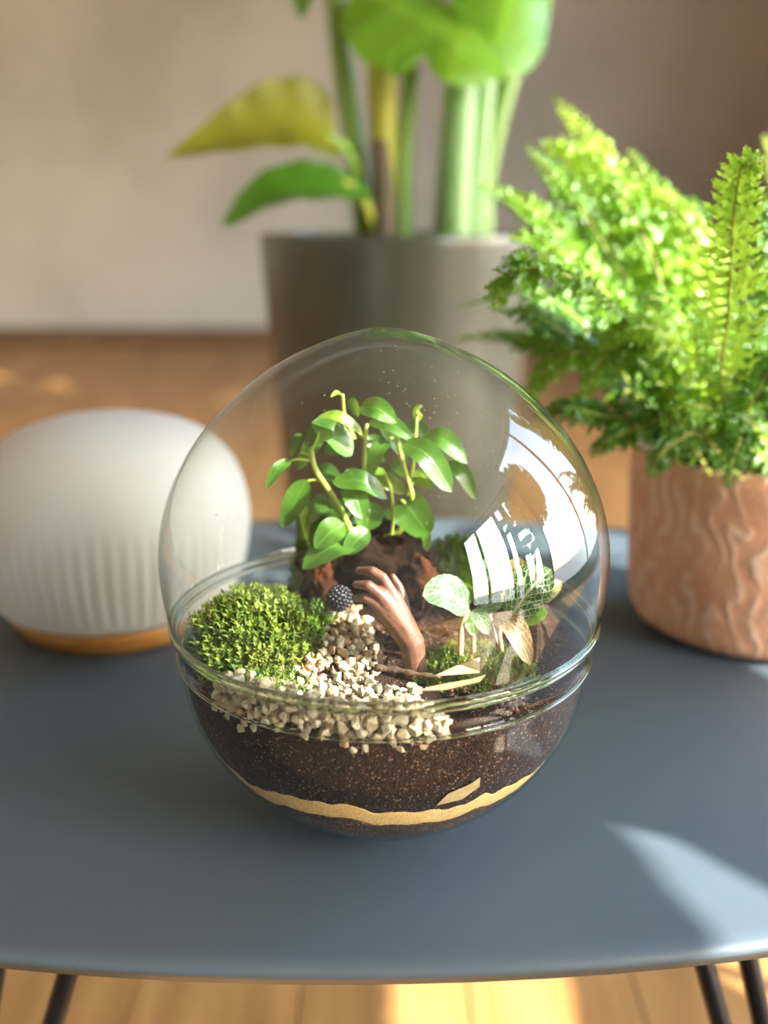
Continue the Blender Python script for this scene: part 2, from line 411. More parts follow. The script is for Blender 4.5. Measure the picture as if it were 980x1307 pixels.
for i in range(260):
    t = rng.uniform(.35, .95); z = .145 + 0.114 * t; a = R(rng.gauss(-55, 34)); r = dome_r(z) - .0003
    p = C + Vector((r * math.cos(a), r * math.sin(a), z)); s = rng.uniform(.0002, .00045)
    v = [p + Vector(q) * s for q in ((1, 0, 0), (-1, 0, 0), (0, 1, 0), (0, -1, 0), (0, 0, 1), (0, 0, -1))]
    dm.add(v, [(0, 2, 4), (2, 1, 4), (1, 3, 4), (3, 0, 4), (2, 0, 5), (1, 2, 5), (3, 1, 5), (0, 3, 5)])
dm.build('droplets', M['drop'], dome, kind='stuff', label='tiny condensation droplets on the dome')
# ---- substrate layers
def sand_mid(a): return .0488 + .0014 * math.sin(3 * a + 1) + .0016 * math.sin(7 * a + 2) + .0008 * math.sin(17 * a) + .0022 * noise.noise(Vector((math.cos(a) * 9, math.sin(a) * 9, 2)))
def sand_up(a): return sand_mid(a) + .0050 + .0026 * noise.noise(Vector((math.cos(a) * 12, math.sin(a) * 12, 7)))
def soil_top(x, y):
    r = math.hypot(x, y)
    z = .0985 + .006 * max(0, min(1, (y + .03) / .09)) + .0025 * noise.noise(Vector((x * 60, y * 60, 3)))
    z += .011 * max(0, 1 - (abs(x + .021) / .021) ** 2) * max(0, min(1, (y + .062) / .05))      # heap under the path
    return z - .004 * max(0, (r - .075) / .03)
def layer(name, zlo, zhi, mat, label, cat, top=None, n=360, gap=.0022):
    v, f = [], []; m = 12
    for i in range(n):
        a = 2 * math.pi * i / n
        lo, hi = zlo(a), zhi(a)
        for j in range(m):
            z = lo + (hi - lo) * j / (m - 1); r = bowl_r(z) - gap + .0004 * noise.noise(Vector((math.cos(a) * 60, math.sin(a) * 60, z * 700)))
            v.append(C + Vector((r * math.cos(a), r * math.sin(a), z)))
    for i in range(n):
        k = (i + 1) % n
        for j in range(m - 1): f.append((i * m + j, k * m + j, k * m + j + 1, i * m + j + 1))
    # top surface rings
    K = 16; base = len(v)
    for k in range(1, K + 1):
        s = 1 - k / K
        for i in range(n):
            e = v[i * m + m - 1] - C; x, y = e.x * s, e.y * s
            z = top(x, y) if top else e.z * 1.0
            z = e.z * (1 - min(1, k / 3)) + z * min(1, k / 3)
            v.append(C + Vector((x, y, z)))
    for i in range(n):
        q = (i + 1) % n
        f.append((i * m + m - 1, q * m + m - 1, base + q, base + i))
        for k in range(K - 1): f.append((base + k * n + i, base + k * n + q, base + (k + 1) * n + q, base + (k + 1) * n + i))
    f.append([i * m for i in range(n)][::-1])
    return mk(name, v, f, mat, label=label, cat=cat, kind='stuff', loc=C + Vector((0, 0, min(zlo(0), .1))))
def grainy(name, c1, c2, c3, s1, thr, bumpd=.0009):
    m = NT(name); p = m.pos()
    vo = m.n('ShaderNodeTexVoronoi', {'Scale': s1}); m.set(vo.inputs['Vector'], p)
    col = m.mix(m.ss(m.n('ShaderNodeSeparateColor', {0: vo.outputs[1]}).outputs[0], .2, .9), c1, c2)
    sp = m.ss(m.n('ShaderNodeSeparateColor', {0: vo.outputs[1]}).outputs[1], thr, thr + .02)
    col = m.mix(sp, col, c3)
    big = m.ss(m.noise(45, detail=3), .3, .7); dk = m.mix(.55, c1, c1)
    col = m.mix(m.math('MULTIPLY', big, .5), col, c1)
    h = m.math('ADD', vo.outputs[0], m.noise(s1 * .5, detail=3))
    return m.done(m.pr(col, .85, .25, m.bump(h, .8, bumpd)))
M['soil'] = grainy('potting_soil', (.012, .005, .003), (.055, .021, .012), (.30, .17, .10), 1250, .94)
M['sand'] = grainy('golden_sand', (.80, .50, .19), (.92, .66, .33), (.42, .22, .09), 1900, .90, .0004)
M['gravel'] = grainy('dark_drainage', (.03, .014, .008), (.12, .055, .03), (.35, .2, .12), 900, .93)
layer('drainage_layer', lambda a: .004, lambda a: sand_mid(a) - .0062, M['gravel'], 'dark gritty drainage layer at the bottom of the bowl', 'soil')
layer('sand_layer', lambda a: sand_mid(a) - .0061, lambda a: sand_up(a), M['sand'], 'thin golden sand layer between dark soil layers', 'sand')
layer('soil_layer', lambda a: sand_up(a) + .0001, lambda a: .0945 + .0012 * math.sin(6 * a + 1), M['soil'], 'dark brown potting soil filling the glass bowl', 'soil', soil_top)
def ground_z(x, y): return C.z + soil_top(x - C.x, y - C.y)
# ---- bark cave
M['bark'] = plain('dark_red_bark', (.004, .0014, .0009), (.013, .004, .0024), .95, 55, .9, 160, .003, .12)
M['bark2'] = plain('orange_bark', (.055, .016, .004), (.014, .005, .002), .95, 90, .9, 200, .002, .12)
def blob(c, rx, ry, rz, amp, freq, seed, n=40, m=26, cut=None):
    v, f = [], []
    for j in range(m + 1):
        th = math.pi * j / m
        for i in range(n):
            a = 2 * math.pi * i / n
            d = Vector((math.sin(th) * math.cos(a), math.sin(th) * math.sin(a), math.cos(th)))
            k = 1 + amp * noise.fractal(d * freq + Vector((seed, 0, 0)), 1, 2, 4)
            q = Vector((d.x * rx, d.y * ry, d.z * rz)) * k
            if cut: q = cut(q)
            v.append(Vector(c) + q)
    for j in range(m):
        for i in range(n):
            k = (i + 1) % n; f.append((j * n + i, (j + 1) * n + i, (j + 1) * n + k, j * n + k))
    return v, f
cave_c = Vector((-.008, .528, TZ + .118))
def cavecut(q):
    # hollow opening in the front face
    d = math.hypot((q.x + .010) / .016, (q.z + .008) / .016)
    if q.y < 0 and d < 1.2:
        q = q.copy(); q.y += .030 * max(0, 1 - d / 1.2) ** .5
    return q
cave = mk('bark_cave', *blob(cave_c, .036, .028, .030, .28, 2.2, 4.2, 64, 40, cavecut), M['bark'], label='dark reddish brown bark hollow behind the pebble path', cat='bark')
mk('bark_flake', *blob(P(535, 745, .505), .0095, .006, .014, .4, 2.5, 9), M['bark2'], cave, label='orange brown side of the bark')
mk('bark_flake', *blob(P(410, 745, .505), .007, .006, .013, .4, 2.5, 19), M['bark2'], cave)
# ---- moss
def mossmat(name, c1, c2, c3):
    m = NT(name); col = m.mix(m.ss(m.noise(130, detail=2), .35, .65), c1, c2); col = m.mix(m.math('MULTIPLY', m.ss(m.noise(38, detail=2), .5, .7), .6), col, c3)
    p = m.pr(col, .6, .3); tr = m.n('ShaderNodeBsdfTranslucent', {'Color': col})
    return m.done(m.n('ShaderNodeMixShader', {0: .35, 1: p.outputs[0], 2: tr.outputs[0]}))
M['moss'] = mossmat('bright_moss', (.07, .12, .014), (.18, .24, .028), (.25, .27, .055))
M['moss_dk'] = mossmat('deep_moss', (.07, .14, .018), (.17, .27, .03), (.24, .30, .045))
def cushion(name, centre, rx, ry, h, n, blade, mat, label, seed, spread=.8, wid=.16):
    rg = random.Random(seed); cx_, cy_ = centre
    def surf(u, v_):
        x, y = cx_ + rx * u, cy_ + ry * v_; k = max(0, 1 - u * u - v_ * v_)
        return Vector((x, y, ground_z(x, y) - .001 + h * k ** .6 + .10 * h * noise.noise(Vector((x * 150, y * 150, seed)))))
    v, f = [], []; N = 28; Mm = 10
    for j in range(Mm + 1):
        for i in range(N):
            a = 2 * math.pi * i / N; s = j / Mm; q = surf(s * math.cos(a), s * math.sin(a)); 
            q.z -= blade * .25 + (.004 if j == Mm else 0); e = q - C; rr = math.hypot(e.x, e.y)
            if rr > .099: q.x = C.x + e.x * .099 / rr; q.y = C.y + e.y * .099 / rr
            v.append(q)
    for j in range(Mm):
        for i in range(N):
            k = (i + 1) % N; f.append((j * N + i, (j + 1) * N + i, (j + 1) * N + k, j * N + k))
    o = mk(name, v, f, mat, label=label, cat='moss')
    mb = MB()
    for i in range(n):
        a = rg.uniform(0, 2 * math.pi); s = math.sqrt(rg.uniform(0, 1)) * 1.0
        u, w_ = s * math.cos(a), s * math.sin(a); p = surf(u, w_); p.z -= blade * .3
        d = Vector((u * spread * 1.1 + rg.gauss(0, .35), w_ * spread * 1.1 + rg.gauss(0, .35), 1.0)).normalized()
        L = blade * rg.uniform(.6, 1.3)
        if math.hypot(p.x + d.x * L - C.x, p.y + d.y * L - C.y) > .1015: continue
        s1 = d.orthogonal().normalized(); s1 = (Matrix.Rotation(rg.uniform(0, 6.28), 3, d) @ s1)
        # a sprig: stem with three pairs of tiny pointed leaflets
        s2 = d.cross(s1)
        for k in range(4):
            t0 = .25 + .22 * k; q = p + d * (L * t0); ll = L * (.42 - .05 * k); sd = (s1, s2)[k % 2]
            for sg in (-1, 1):
                tip = q + (sd * sg * .8 + d * .75).normalized() * ll; wv = (s2, s1)[k % 2] * (L * wid * .5)
                mb.add([q - wv, q + wv, tip], [(0, 1, 2)])
        wv = s1 * (L * wid * .45); mb.add([p - wv, p + wv, p + d * L], [(0, 1, 2)])
    mb.build('moss_sprigs', mat, o, smooth=False, kind='stuff')
    return o
cushion('moss_cushion', (-.066, .472), .029, .029, .025, 1500, .0105, M['moss'], 'tall fluffy bright green moss mound beside the pebble path', 1)
cushion('moss_cushion', (-.058, .430), .022, .014, .005, 450, .006, M['moss_dk'], 'low dark moss fringe at the foot of the fluffy mound', 2)
cushion('moss_cushion', (.043, .452), .030, .026, .005, 1000, .0055, M['moss'], 'flat moss carpet around the reflected hand and pale wood chip', 3)
cushion('moss_cushion', (.045, .553), .030, .022, .028, 800, .006, M['moss_dk'], 'moss bank behind the veined leaves', 4)
cushion('moss_cushion', (-.035, .545), .016, .020, .042, 700, .0065, M['moss_dk'], 'dark moss clump on the flank of the bark hollow', 5)
cushion('moss_cushion', (-.036, .480), .007, .015, .014, 220, .007, M['moss_dk'], 'narrow strip of moss between fluffy mound and pebbles', 6)
# ---- pebbles
def pebble_mesh(seed, mat):
    rg = random.Random(seed); bm = bmesh.new()
    for i in range(15):
        d = Vector((rg.gauss(0, 1), rg.gauss(0, 1), rg.gauss(0, 1))).normalized()
        bm.verts.new((d.x * rg.uniform(.8, 1.1), d.y * rg.uniform(.75, 1.0), d.z * rg.uniform(.6, .85)))
    r = bmesh.ops.convex_hull(bm, input=list(bm.verts))
    bmesh.ops.delete(bm, geom=list({g for g in r['geom_interior'] + r['geom_unused'] if isinstance(g, bmesh.types.BMVert)}), context='VERTS')
    me = bpy.data.meshes.new('pebble'); bm.to_mesh(me); bm.free(); me.materials.append(mat); return me
M['peb'] = [plain('white_pebble', (.56, .50, .38), (.44, .37, .26), .6, 1.1, .2, 3, .05), plain('cream_pebble', (.52, .43, .28), (.40, .30, .18), .6, 1.3, .2, 3, .05), plain('tan_pebble', (.52, .34, .18), (.36, .22, .11), .6, 1.3, .2, 3, .05)]
PEB = [[pebble_mesh(100 * k + i, m) for i in range(9)] for k, m in enumerate(M['peb'])]
rng = random.Random(11); placed = []
def put_pebble(p, size, kind, label, group):
    for q, s in placed:
        if (q - p).length < (size + s) * .66: return False
    placed.append((p, size))
    o = bpy.data.objects.new('pebble', rng.choice(PEB[kind])); sc.collection.objects.link(o)
    o.location = p; o.scale = (size, size, size); o.rotation_euler = [rng.uniform(0, 6.3) for _ in range(3)]
    tag(o, label, 'pebble', group); return True
LAB_F = ['small white angular pebble seen through the front of the bowl', 'small cream pebble seen through the front of the bowl', 'small tan pebble seen through the front of the bowl']
LAB_P = ['small white pebble lying on the path inside the terrarium', 'small cream pebble lying on the path inside the terrarium', 'small tan pebble lying on the path towards the bark hollow']
def front_spot(rg):
    a = R(-90 + rg.uniform(-50, 16)); lowz = .0925 + .0022 * math.sin(a * 9) + .0015 * math.sin(a * 23)
    edge = max(0, min(1, (R(-73) - a) / R(9), (a + R(141)) / R(8)))
    return a, rg.uniform(lowz, .100 + .0125 * edge), lowz
cnt = 0
for k in range(9000):
    a, z, lowz = front_spot(rng); lay = 0 if cnt < 118 else 1
    s = rng.uniform(.0031, .0046); r = (bowl_r(min(z, .095)) if z < .1 else .1045) - .0006 - s * .9 - lay * .004
    kd = rng.choices((0, 1, 2), (.70, .27, .03) if z > .097 else (.40, .42, .18))[0]
    if put_pebble(C + Vector((r * math.cos(a), r * math.sin(a), z)), s, kd, LAB_F[kd], 'pebbles against the bowl glass'): cnt += 1
    if cnt >= 138: break
path = [(-.042, .404, .030), (-.036, .425, .030), (-.027, .445, .024), (-.022, .462, .018), (-.020, .480, .014), (-.018, .498, .011)]
def path_spot(rg):
    t = rg.uniform(0, len(path) - 1.001); i = int(t); u = t - i
    x, y, hw = [path[i][j] * (1 - u) + path[i + 1][j] * u for j in range(3)]
    x += rg.uniform(-1, 1) * hw * (1.25 if y < .43 else 1)
    if y < .43: x += .014
    return x, y
cnt = 0
for k in range(9000):
    x, y = path_spot(rng)
    if math.hypot(x - C.x, y - C.y) > .098: continue
    s = rng.uniform(.0022, .0036)
    z = ground_z(x, y) + s * .5 + rng.uniform(0, .0012) + (.005 if y < .415 else .001)
    kd = rng.choices((0, 1, 2), (.60, .36, .04) if y < .44 else (.10, .52, .38))[0]
    if put_pebble(Vector((x, y, z)), s, kd, LAB_P[kd], 'pebbles on the path'): cnt += 1
    if cnt >= 160: break
# the smaller gravel filling the gaps below the pebbles
gb = MB(); rg = random.Random(19)
for k in range(1100):
    if k % 2:
        a, z, lowz = front_spot(rg); s = rg.uniform(.0020, .0030); r = (bowl_r(min(z, .095)) if z < .1 else .1045) - .0018 - s - rg.uniform(0, .006)
        p = C + Vector((r * math.cos(a), r * math.sin(a), max(z, lowz + .001)))
    else:
        x, y = path_spot(rg); s = rg.uniform(.0014, .0022)
        if math.hypot(x - C.x, y - C.y) > .098: continue
        p = Vector((x, y, ground_z(x, y) + (.0035 if y < .415 else .0006)))
    me = rg.choice(PEB[0]); mt = Matrix.Translation(p) @ Matrix.Rotation(rg.uniform(0, 6), 4, 'X') @ Matrix.Rotation(rg.uniform(0, 6), 4, 'Z') @ Matrix.Scale(s, 4)
    gb.add([mt @ v.co for v in me.vertices], [list(q.vertices) for q in me.polygons])
M['gravelbed'] = plain('pale_gravel', (.56, .47, .32), (.38, .29, .18), .65, 350)
gb.build('fine_gravel', M['gravelbed'], smooth=False, kind='stuff', label='fine pale gravel filling the gaps under the pebbles', cat='gravel')
# ---- small tree on the bark
M['leaf'] = leafmat('glossy_leaf', (.026, .080, .009), (.062, .155, .016), .28, .30, (.32, .48, .05), 70, 'mid')
M['leaf_lt'] = leafmat('young_leaf', (.12, .23, .02), (.21, .31, .035), .30, .38, (.5, .6, .07), 70, 'mid')
M['leaf_dk'] = leafmat('mid_green_leaf', (.035, .095, .015), (.075, .17, .025), .3, .25, (.2, .34, .04), 70, 'mid')  # leaf green close to the glossy one
M['stem'] = plain('green_stem', (.36, .42, .07), (.26, .34, .05), .45, 90)
M['stem_tan'] = plain('tan_stem', (.28, .20, .11), (.22, .15, .08), .6, 200)
tree = thing('miniature_tree', P(485, 690, .52), 'miniature leafy tree with glossy green leaves growing from the bark hollow', 'plant')
rng = random.Random(21)
def oval_sh(t): return max(0, math.sin(math.pi * t ** .85)) ** .62
def round_sh(t): return max(0, 1 - (2 * t - 1) ** 2) ** .5
def pleaf(parent, a, b, wpx, y0, y1, mat, sag=.12, nrm=None, sh=oval_sh, fold=.2, name='leaf', wave=.05, label=None):
    p0, p1 = P(*a, y0), P(*b, y1); d = (p1 - p0); n = Vector(nrm or (rng.uniform(-.35, .35), -.75, rng.uniform(.35, .9))).normalized()
    mid = (p0 + p1) / 2 + n * d.length * sag + Vector((0, 0, d.length * sag * .6))
    v, f, uv = leafgeo([p0, mid, p1], n, wpx * .5 / FPX, sh, fold, 6, 12, wave)
    return mk(name, v, f, mat, parent, uv=uv, label=label)
TL = [((459, 520), (506, 540), 30, 0), ((471, 538), (528, 563), 24, 0), ((463, 552), (406, 532), 16, 1), ((398, 538), (449, 582), 40, 0), ((384, 553), (371, 584), 14, 0),
      ((396, 574), (425, 558), 22, 0), ((371, 587), (339, 624), 17, 0), ((392, 612), (360, 674), 32, 0), ((378, 640), (392, 693), 15, 1), ((404, 632), (420, 664), 24, 2),
      ((434, 646), (430, 690), 36, 2), ((472, 640), (466, 677), 42, 0), ((424, 616), (494, 637), 30, 0), ((496, 562), (470, 614), 24, 0), ((489, 598), (472, 622), 20, 1),
      ((480, 610), (516, 630), 24, 1), ((513, 566), (576, 628), 36, 0), ((534, 563), (596, 592), 34, 0), ((570, 590), (607, 638), 24, 0), ((531, 600), (550, 624), 28, 1),
      ((510, 638), (546, 684), 50, 0), ((546, 678), (545, 704), 13, 0), ((532, 538), (537, 521), 15, 1), ((456, 532), (450, 507), 16, 0), ((438, 506), (422, 507), 7, 1),
      ((402, 600), (434, 614), 26, 2), ((448, 560), (415, 580), 28, 2), ((460, 600), (440, 640), 30, 2), ((500, 590), (520, 610), 22, 2), ((420, 650), (392, 668), 26, 2), ((490, 655), (512, 668), 20, 2),
      ((470, 556), (492, 590), 24, 2), ((412, 560), (380, 600), 24, 2), ((400, 640), (384, 690), 30, 0), ((446, 622), (462, 662), 34, 0), ((540, 575), (560, 615), 30, 2), ((520, 540), (548, 570), 26, 2), ((428, 545), (390, 572), 26, 0), ((485, 540), (520, 590), 30, 2), ((450, 640), (420, 700), 34, 2)]
LOW = [((462, 688), (386, 726), 46), ((440, 668), (402, 700), 36), ((470, 676), (440, 708), 30)]
LM = [M['leaf'], M['leaf_lt'], M['leaf_dk']]
for i, (a, b, wd, k) in enumerate(TL):
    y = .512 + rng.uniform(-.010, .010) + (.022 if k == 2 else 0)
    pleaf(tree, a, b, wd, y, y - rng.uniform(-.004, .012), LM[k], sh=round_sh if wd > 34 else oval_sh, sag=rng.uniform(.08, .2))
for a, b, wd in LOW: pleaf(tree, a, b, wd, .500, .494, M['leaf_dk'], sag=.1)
for pts, r in (([(472, 697, .524), (522, 668, .52), (526, 634, .514), (515, 595, .512), (506, 559, .510), (497, 560, .508)], .0013), ([(505, 692, .524), (512, 668, .52), (526, 602, .515), (532, 530, .512)], .0011),
               ([(455, 695, .526), (440, 662, .522), (425, 634, .516), (403, 600, .512), (396, 570, .510)], .0017), ([(470, 700, .526), (466, 640, .522), (465, 578, .518), (468, 541, .516)], .0013),
               ([(499, 692, .522), (501, 660, .519), (499, 625, .516), (489, 600, .514)], .0009), ([(452, 560, .516), (440, 532, .514), (437, 503, .512)], .0010),
               ([(397, 588, .512), (380, 586, .511), (369, 589, .511)], .0007), ([(420, 625, .514), (405, 613, .513), (391, 614, .512)], .0007), ([(524, 620, .515), (535, 605, .514), (548, 580, .513)], .0007),
               ([(403, 598, .512), (395, 582, .511), (384, 577, .511)], .0008), ([(466, 560, .517), (440, 534, .515), (428, 527, .514)], .0008), ([(523, 655, .518), (520, 645, .516), (512, 638, .514)], .0008)):
    mk('stem', *tube(catmull([P(*p) for p in pts], 14), lambda t, r=r: r * (1.15 - .35 * t), 7), M['stem'], tree)
mk('root_collar', *blob(P(486, 697, .524), .010, .008, .005, .35, 2.2, 3, 20, 12), M['bark'], tree)
# ---- veined plant
VD = leafmat('veined_dark_leaf', (.014, .07, .018), (.024, .10, .028), .35, .2, (.42, .46, .28), 80, 'net')
VO = leafmat('veined_olive_leaf', (.09, .09, .016), (.13, .12, .022), .4, .25, (.50, .44, .25), 80, 'net')
VP = leafmat('veined_pale_leaf', (.035, .115, .03), (.06, .16, .05), .4, .15, (.30, .38, .28), 80, 'net')
VT = leafmat('veined_tan_leaf', (.20, .115, .05), (.13, .08, .03), .5, .25, (.40, .33, .19), 80, 'net')
fit = thing('veined_plant', (.045, .470, ground_z(.045, .470)), 'low plant with green leaves netted by pale veins', 'plant')
for a, b, wd, y0, y1, mt, sg in (((599, 778), (539, 760), 46, .462, .448, VP, .18), ((615, 752), (645, 712), 38, .478, .480, VD, .1), ((611, 782), (651, 748), 34, .466, .466, VP, .12),
                                 ((653, 776), (663, 711), 42, .462, .462, VO, .08), ((650, 790), (704, 727), 52, .455, .452, VD, .12), ((666, 794), (699, 781), 24, .452, .448, M['leaf'], .1),
                                 ((604, 778), (623, 810), 22, .458, .446, VP, .15), ((631, 786), (677, 849), 30, .444, .422, VT, .25), ((601, 770), (589, 744), 17, .470, .474, M['leaf_lt'], .1),
                                 ((598, 784), (606, 812), 20, .462, .456, M['leaf'], .1), ((640, 742), (604, 722), 26, .492, .497, VD, .1), ((628, 775), (606, 742), 30, .480, .486, M['leaf_dk'], .1), ((690, 770), (716, 742), 20, .470, .474, VO, .1)):
    pleaf(fit, a, b, wd, y0, y1, mt, sag=sg, nrm=(rng.uniform(-.15, .15), -.8, .6), sh=lambda t: max(0, math.sin(math.pi * t ** .9)) ** .55, wave=.03)
for pts, r in (([(587, 838, .452), (588, 818, .455), (589, 800, .458), (597, 778, .462)], .0015), ([(604, 836, .456), (604, 815, .458), (606, 798, .46), (612, 776, .464)], .0012), ([(640, 832, .452), (638, 805, .455), (650, 786, .458)], .0012), ([(636, 826, .455), (628, 800, .46), (618, 752, .475)], .0010)):
    mk('stem', *tube(catmull([P(*p) for p in pts], 10), r, 7), M['stem_tan'], fit)
# ---- solid stand-in for the reflected hand in the dome glass
M['clay'] = plain('hand_brown', (.135, .056, .034), (.09, .036, .022), .5, 180, .25, 700, .0006)
def fused(segs, voxel, smooth=6):
    """one continuous skin over tapered bones: segs = (p0, r0, p1, r1)"""
    mb = MB()
    for p0, r0, p1, r1 in segs:
        n = max(3, int((p1 - p0).length / (min(r0, r1) * .35)))
        for i in range(n + 1):
            t = i / n; mb.add(*blob(p0.lerp(p1, t), *([r0 * (1 - t) + r1 * t] * 3), 0, 1, 0, 14, 9))
    o0 = segs[0][0].copy(); me = bpy.data.meshes.new('tmp'); me.from_pydata([v - o0 for v in mb.v], [], mb.f)
    o = bpy.data.objects.new('tmp', me); sc.collection.objects.link(o)
    rm = o.modifiers.new('r', 'REMESH'); rm.mode = 'VOXEL'; rm.voxel_size = voxel; rm.use_smooth_shade = True
    sm_ = o.modifiers.new('s', 'SMOOTH'); sm_.factor = .5; sm_.iterations = smooth
    bpy.context.view_layer.update()
    ev = o.evaluated_get(bpy.context.evaluated_depsgraph_get()); m2 = ev.to_mesh()
    g = ([v.co + o0 for v in m2.vertices], [list(p.vertices) for p in m2.polygons]); ev.to_mesh_clear()
    bpy.data.objects.remove(o); bpy.data.meshes.remove(me); return g
mm = .001; HY = .446
def chain(*a): return [(P(*p, HY + d0), r0 * mm, P(*q, HY + d1), r1 * mm) for (p, d0, r0), (q, d1, r1) in zip(a, a[1:])]
W = ((517, 806), 0, 6.6)
segs = chain(((530, 858), 0, 5.6), ((528, 838), 0, 5.9), ((525, 820), 0, 6.3), W)
segs += chain(W, ((501, 764), .000, 4.6), ((498, 755), 0, 3.1), ((488, 737), .001, 2.6), ((475, 729), .002, 2.4), ((458, 728), .005, 1.8))      # index finger
segs += chain(W, ((493, 769), -.002, 4.6), ((484, 758), -.003, 2.9), ((470, 747), -.003, 2.5), ((454, 746), .000, 1.8))                        # middle finger
segs += chain(W, ((490, 777), -.002, 4.5), ((479, 770), -.003, 2.8), ((466, 763), -.002, 2.4), ((453, 764), .001, 1.8))                        # ring finger
segs += chain(W, ((494, 788), .000, 4.4), ((481, 783), -.001, 2.5), ((470, 779), 0, 2.1), ((461, 782), .003, 1.6))                             # little finger
segs += chain(W, ((514, 784), .006, 4.2), ((513, 763), .010, 2.9), ((508, 748), .012, 2.4), ((501, 736), .013, 1.7))                           # thumb
mk('reflected_hand_standin', *fused(segs, .00055, 5), M['clay'], label='small brown solid hand standing in for a reflected hand in the dome', cat='reflection')
# ---- small dark cone in the hollow
M['black'] = plain('glossy_black', (.010, .009, .011), (.03, .025, .03), .28, 300)
cb = MB(); bc = P(433, 764, .482); n = 110
for i in range(n):
    zz = 1 - 2 * (i + .5) / n; rr = math.sqrt(1 - zz * zz); a = i * 2.39996
    cb.add(*blob(bc + Vector((rr * math.cos(a), rr * math.sin(a), zz)) * .0062, .0010, .0010, .0010, 0, 1, 0, 6, 4))
cb.add(*blob(bc, .0060, .0060, .0060, .05, 3, 1, 20, 14))
cb.build('knobbly_seed_ball', M['black'], label='small glossy black knobbly ball at the mouth of the bark hollow', cat='seed ball')
# ---- wood chips, twig, granules
M['chip'] = plain('pale_wood_chip', (.50, .37, .19), (.42, .30, .15), .6, 300, .2, 900, .0004)
M['twig'] = plain('brown_twig', (.05, .022, .013), (.10, .055, .03), .8, 250, .8, 500, .001)
def slab(pts, th, direction):
    d = Vector(direction).normalized() * th; n = len(pts)
    v = [Vector(p) for p in pts] + [Vector(p) + d for p in pts]
    f = [list(range(n)), [n + i for i in range(n)][::-1]] + [(i, n + i, n + (i + 1) % n, (i + 1) % n) for i in range(n)]
    return v, f
def on_bowl(px, py, gap=.001):
    y = .37
    for _ in range(400):
        p = P(px, py, y); z = p.z - C.z; r = math.hypot(p.x - C.x, p.y - C.y)
        if r <= bowl_r(z) - gap: return p
        y += .0004
    return p
back = (0.0, .8, -.6)
mk('wood_chip', *slab([P(553, 863, .426), P(589, 846, .434), (P(612, 839, .436)), P(612, 859, .428)], .0014, back), M['chip'], smooth=False, label='pale flat wood chip lying on the flat moss carpet', cat='wood chip')
mk('wood_chip', *slab([P(528, 882, .400), P(560, 874, .404), P(600, 867, .406), P(620, 861, .408), P(612, 870, .402), P(570, 880, .399)], .0014, back), M['chip'], smooth=False, label='long pale splinter lying against the front rim', cat='wood chip')
mk('wood_chip', *slab([on_bowl(557, 1028, .0006), on_bowl(572, 1013, .0006), on_bowl(598, 1002, .0006), on_bowl(613, 992, .0006), on_bowl(612, 1004, .0006), on_bowl(590, 1020, .0006)], .0012, back), M['chip'], smooth=False, label='pale splinter embedded in the soil near the sand layer', cat='wood chip')
mk('twig', *tube(catmull([P(478, 852, .424), P(505, 855, .422), P(530, 860, .419), P(562, 864, .415)], 16), lambda t: .0018 - .0009 * t + .0003 * math.sin(t * 25), 8), M['twig'], label='short brown twig lying between pebbles and moss', cat='twig')
gm = MB(); rng = random.Random(3)
M['grain'] = plain('red_brown_granule', (.085, .025, .014), (.16, .055, .03), .4, 500)
for i in range(150):
    x, y = rng.uniform(.030, .064), rng.uniform(.412, .436)
    if math.hypot(x, y - C.y) > .099: continue
    gm.add(*blob(Vector((x, y, ground_z(x, y) + rng.uniform(.0002, .0035))), .0012, .0012, .001, .3, 2, i, 6, 4))
gm.build('clay_granules', M['grain'], kind='stuff', label='dark red-brown clay granules beside the rim', cat='granules')
# ------------------------------------------------------------------ table lamp
def lamp_shade():
    m = NT('frosted_ribbed_shade'); p = m.pr((.60, .59, .58), .5, .35)
    tr = m.n('ShaderNodeBsdfTranslucent', {'Color': (.8, .76, .7)})
    return m.done(m.n('ShaderNodeMixShader', {0: .25, 1: p.outputs[0], 2: tr.outputs[0]}))
M['shade'] = lamp_shade()
M['lampwood'] = plain('honey_wood', (.50, .24, .055), (.40, .18, .04), .4, 30)
LC = Vector((-.212, .762, TZ))
lamp = thing('table_lamp', LC, 'dome-shaped white ribbed lamp with honey wooden base', 'lamp')
def sm(prof, n):
    q = catmull([(r, z, 0) for r, z in prof], n); return [(max(p.x, 0.0003), p.y) for p in q]
lp = sm([(.080, .0185), (.092, .026), (.1015, .048), (.1065, .078), (.1045, .104), (.094, .130), (.074, .150), (.045, .161), (.02, .1645), (.0003, .165)], 60)
def ribs(r, z, a):
    k = max(0, min(1, (.105 - z) / .03)) * max(0, min(1, (z - .026) / .012))
    return r - .0011 * k * (.5 + .5 * math.cos(a * 64))
mk('shade', *lathe(lp, LC, 512, ribs), M['shade'], lamp)
mk('base', *lathe([(.0003, 0), (.070, 0), (.0745, .0015), (.082, .012), (.0845, .0185), (.083, .0195), (.0003, .0195)], LC, 96), M['lampwood'], lamp)
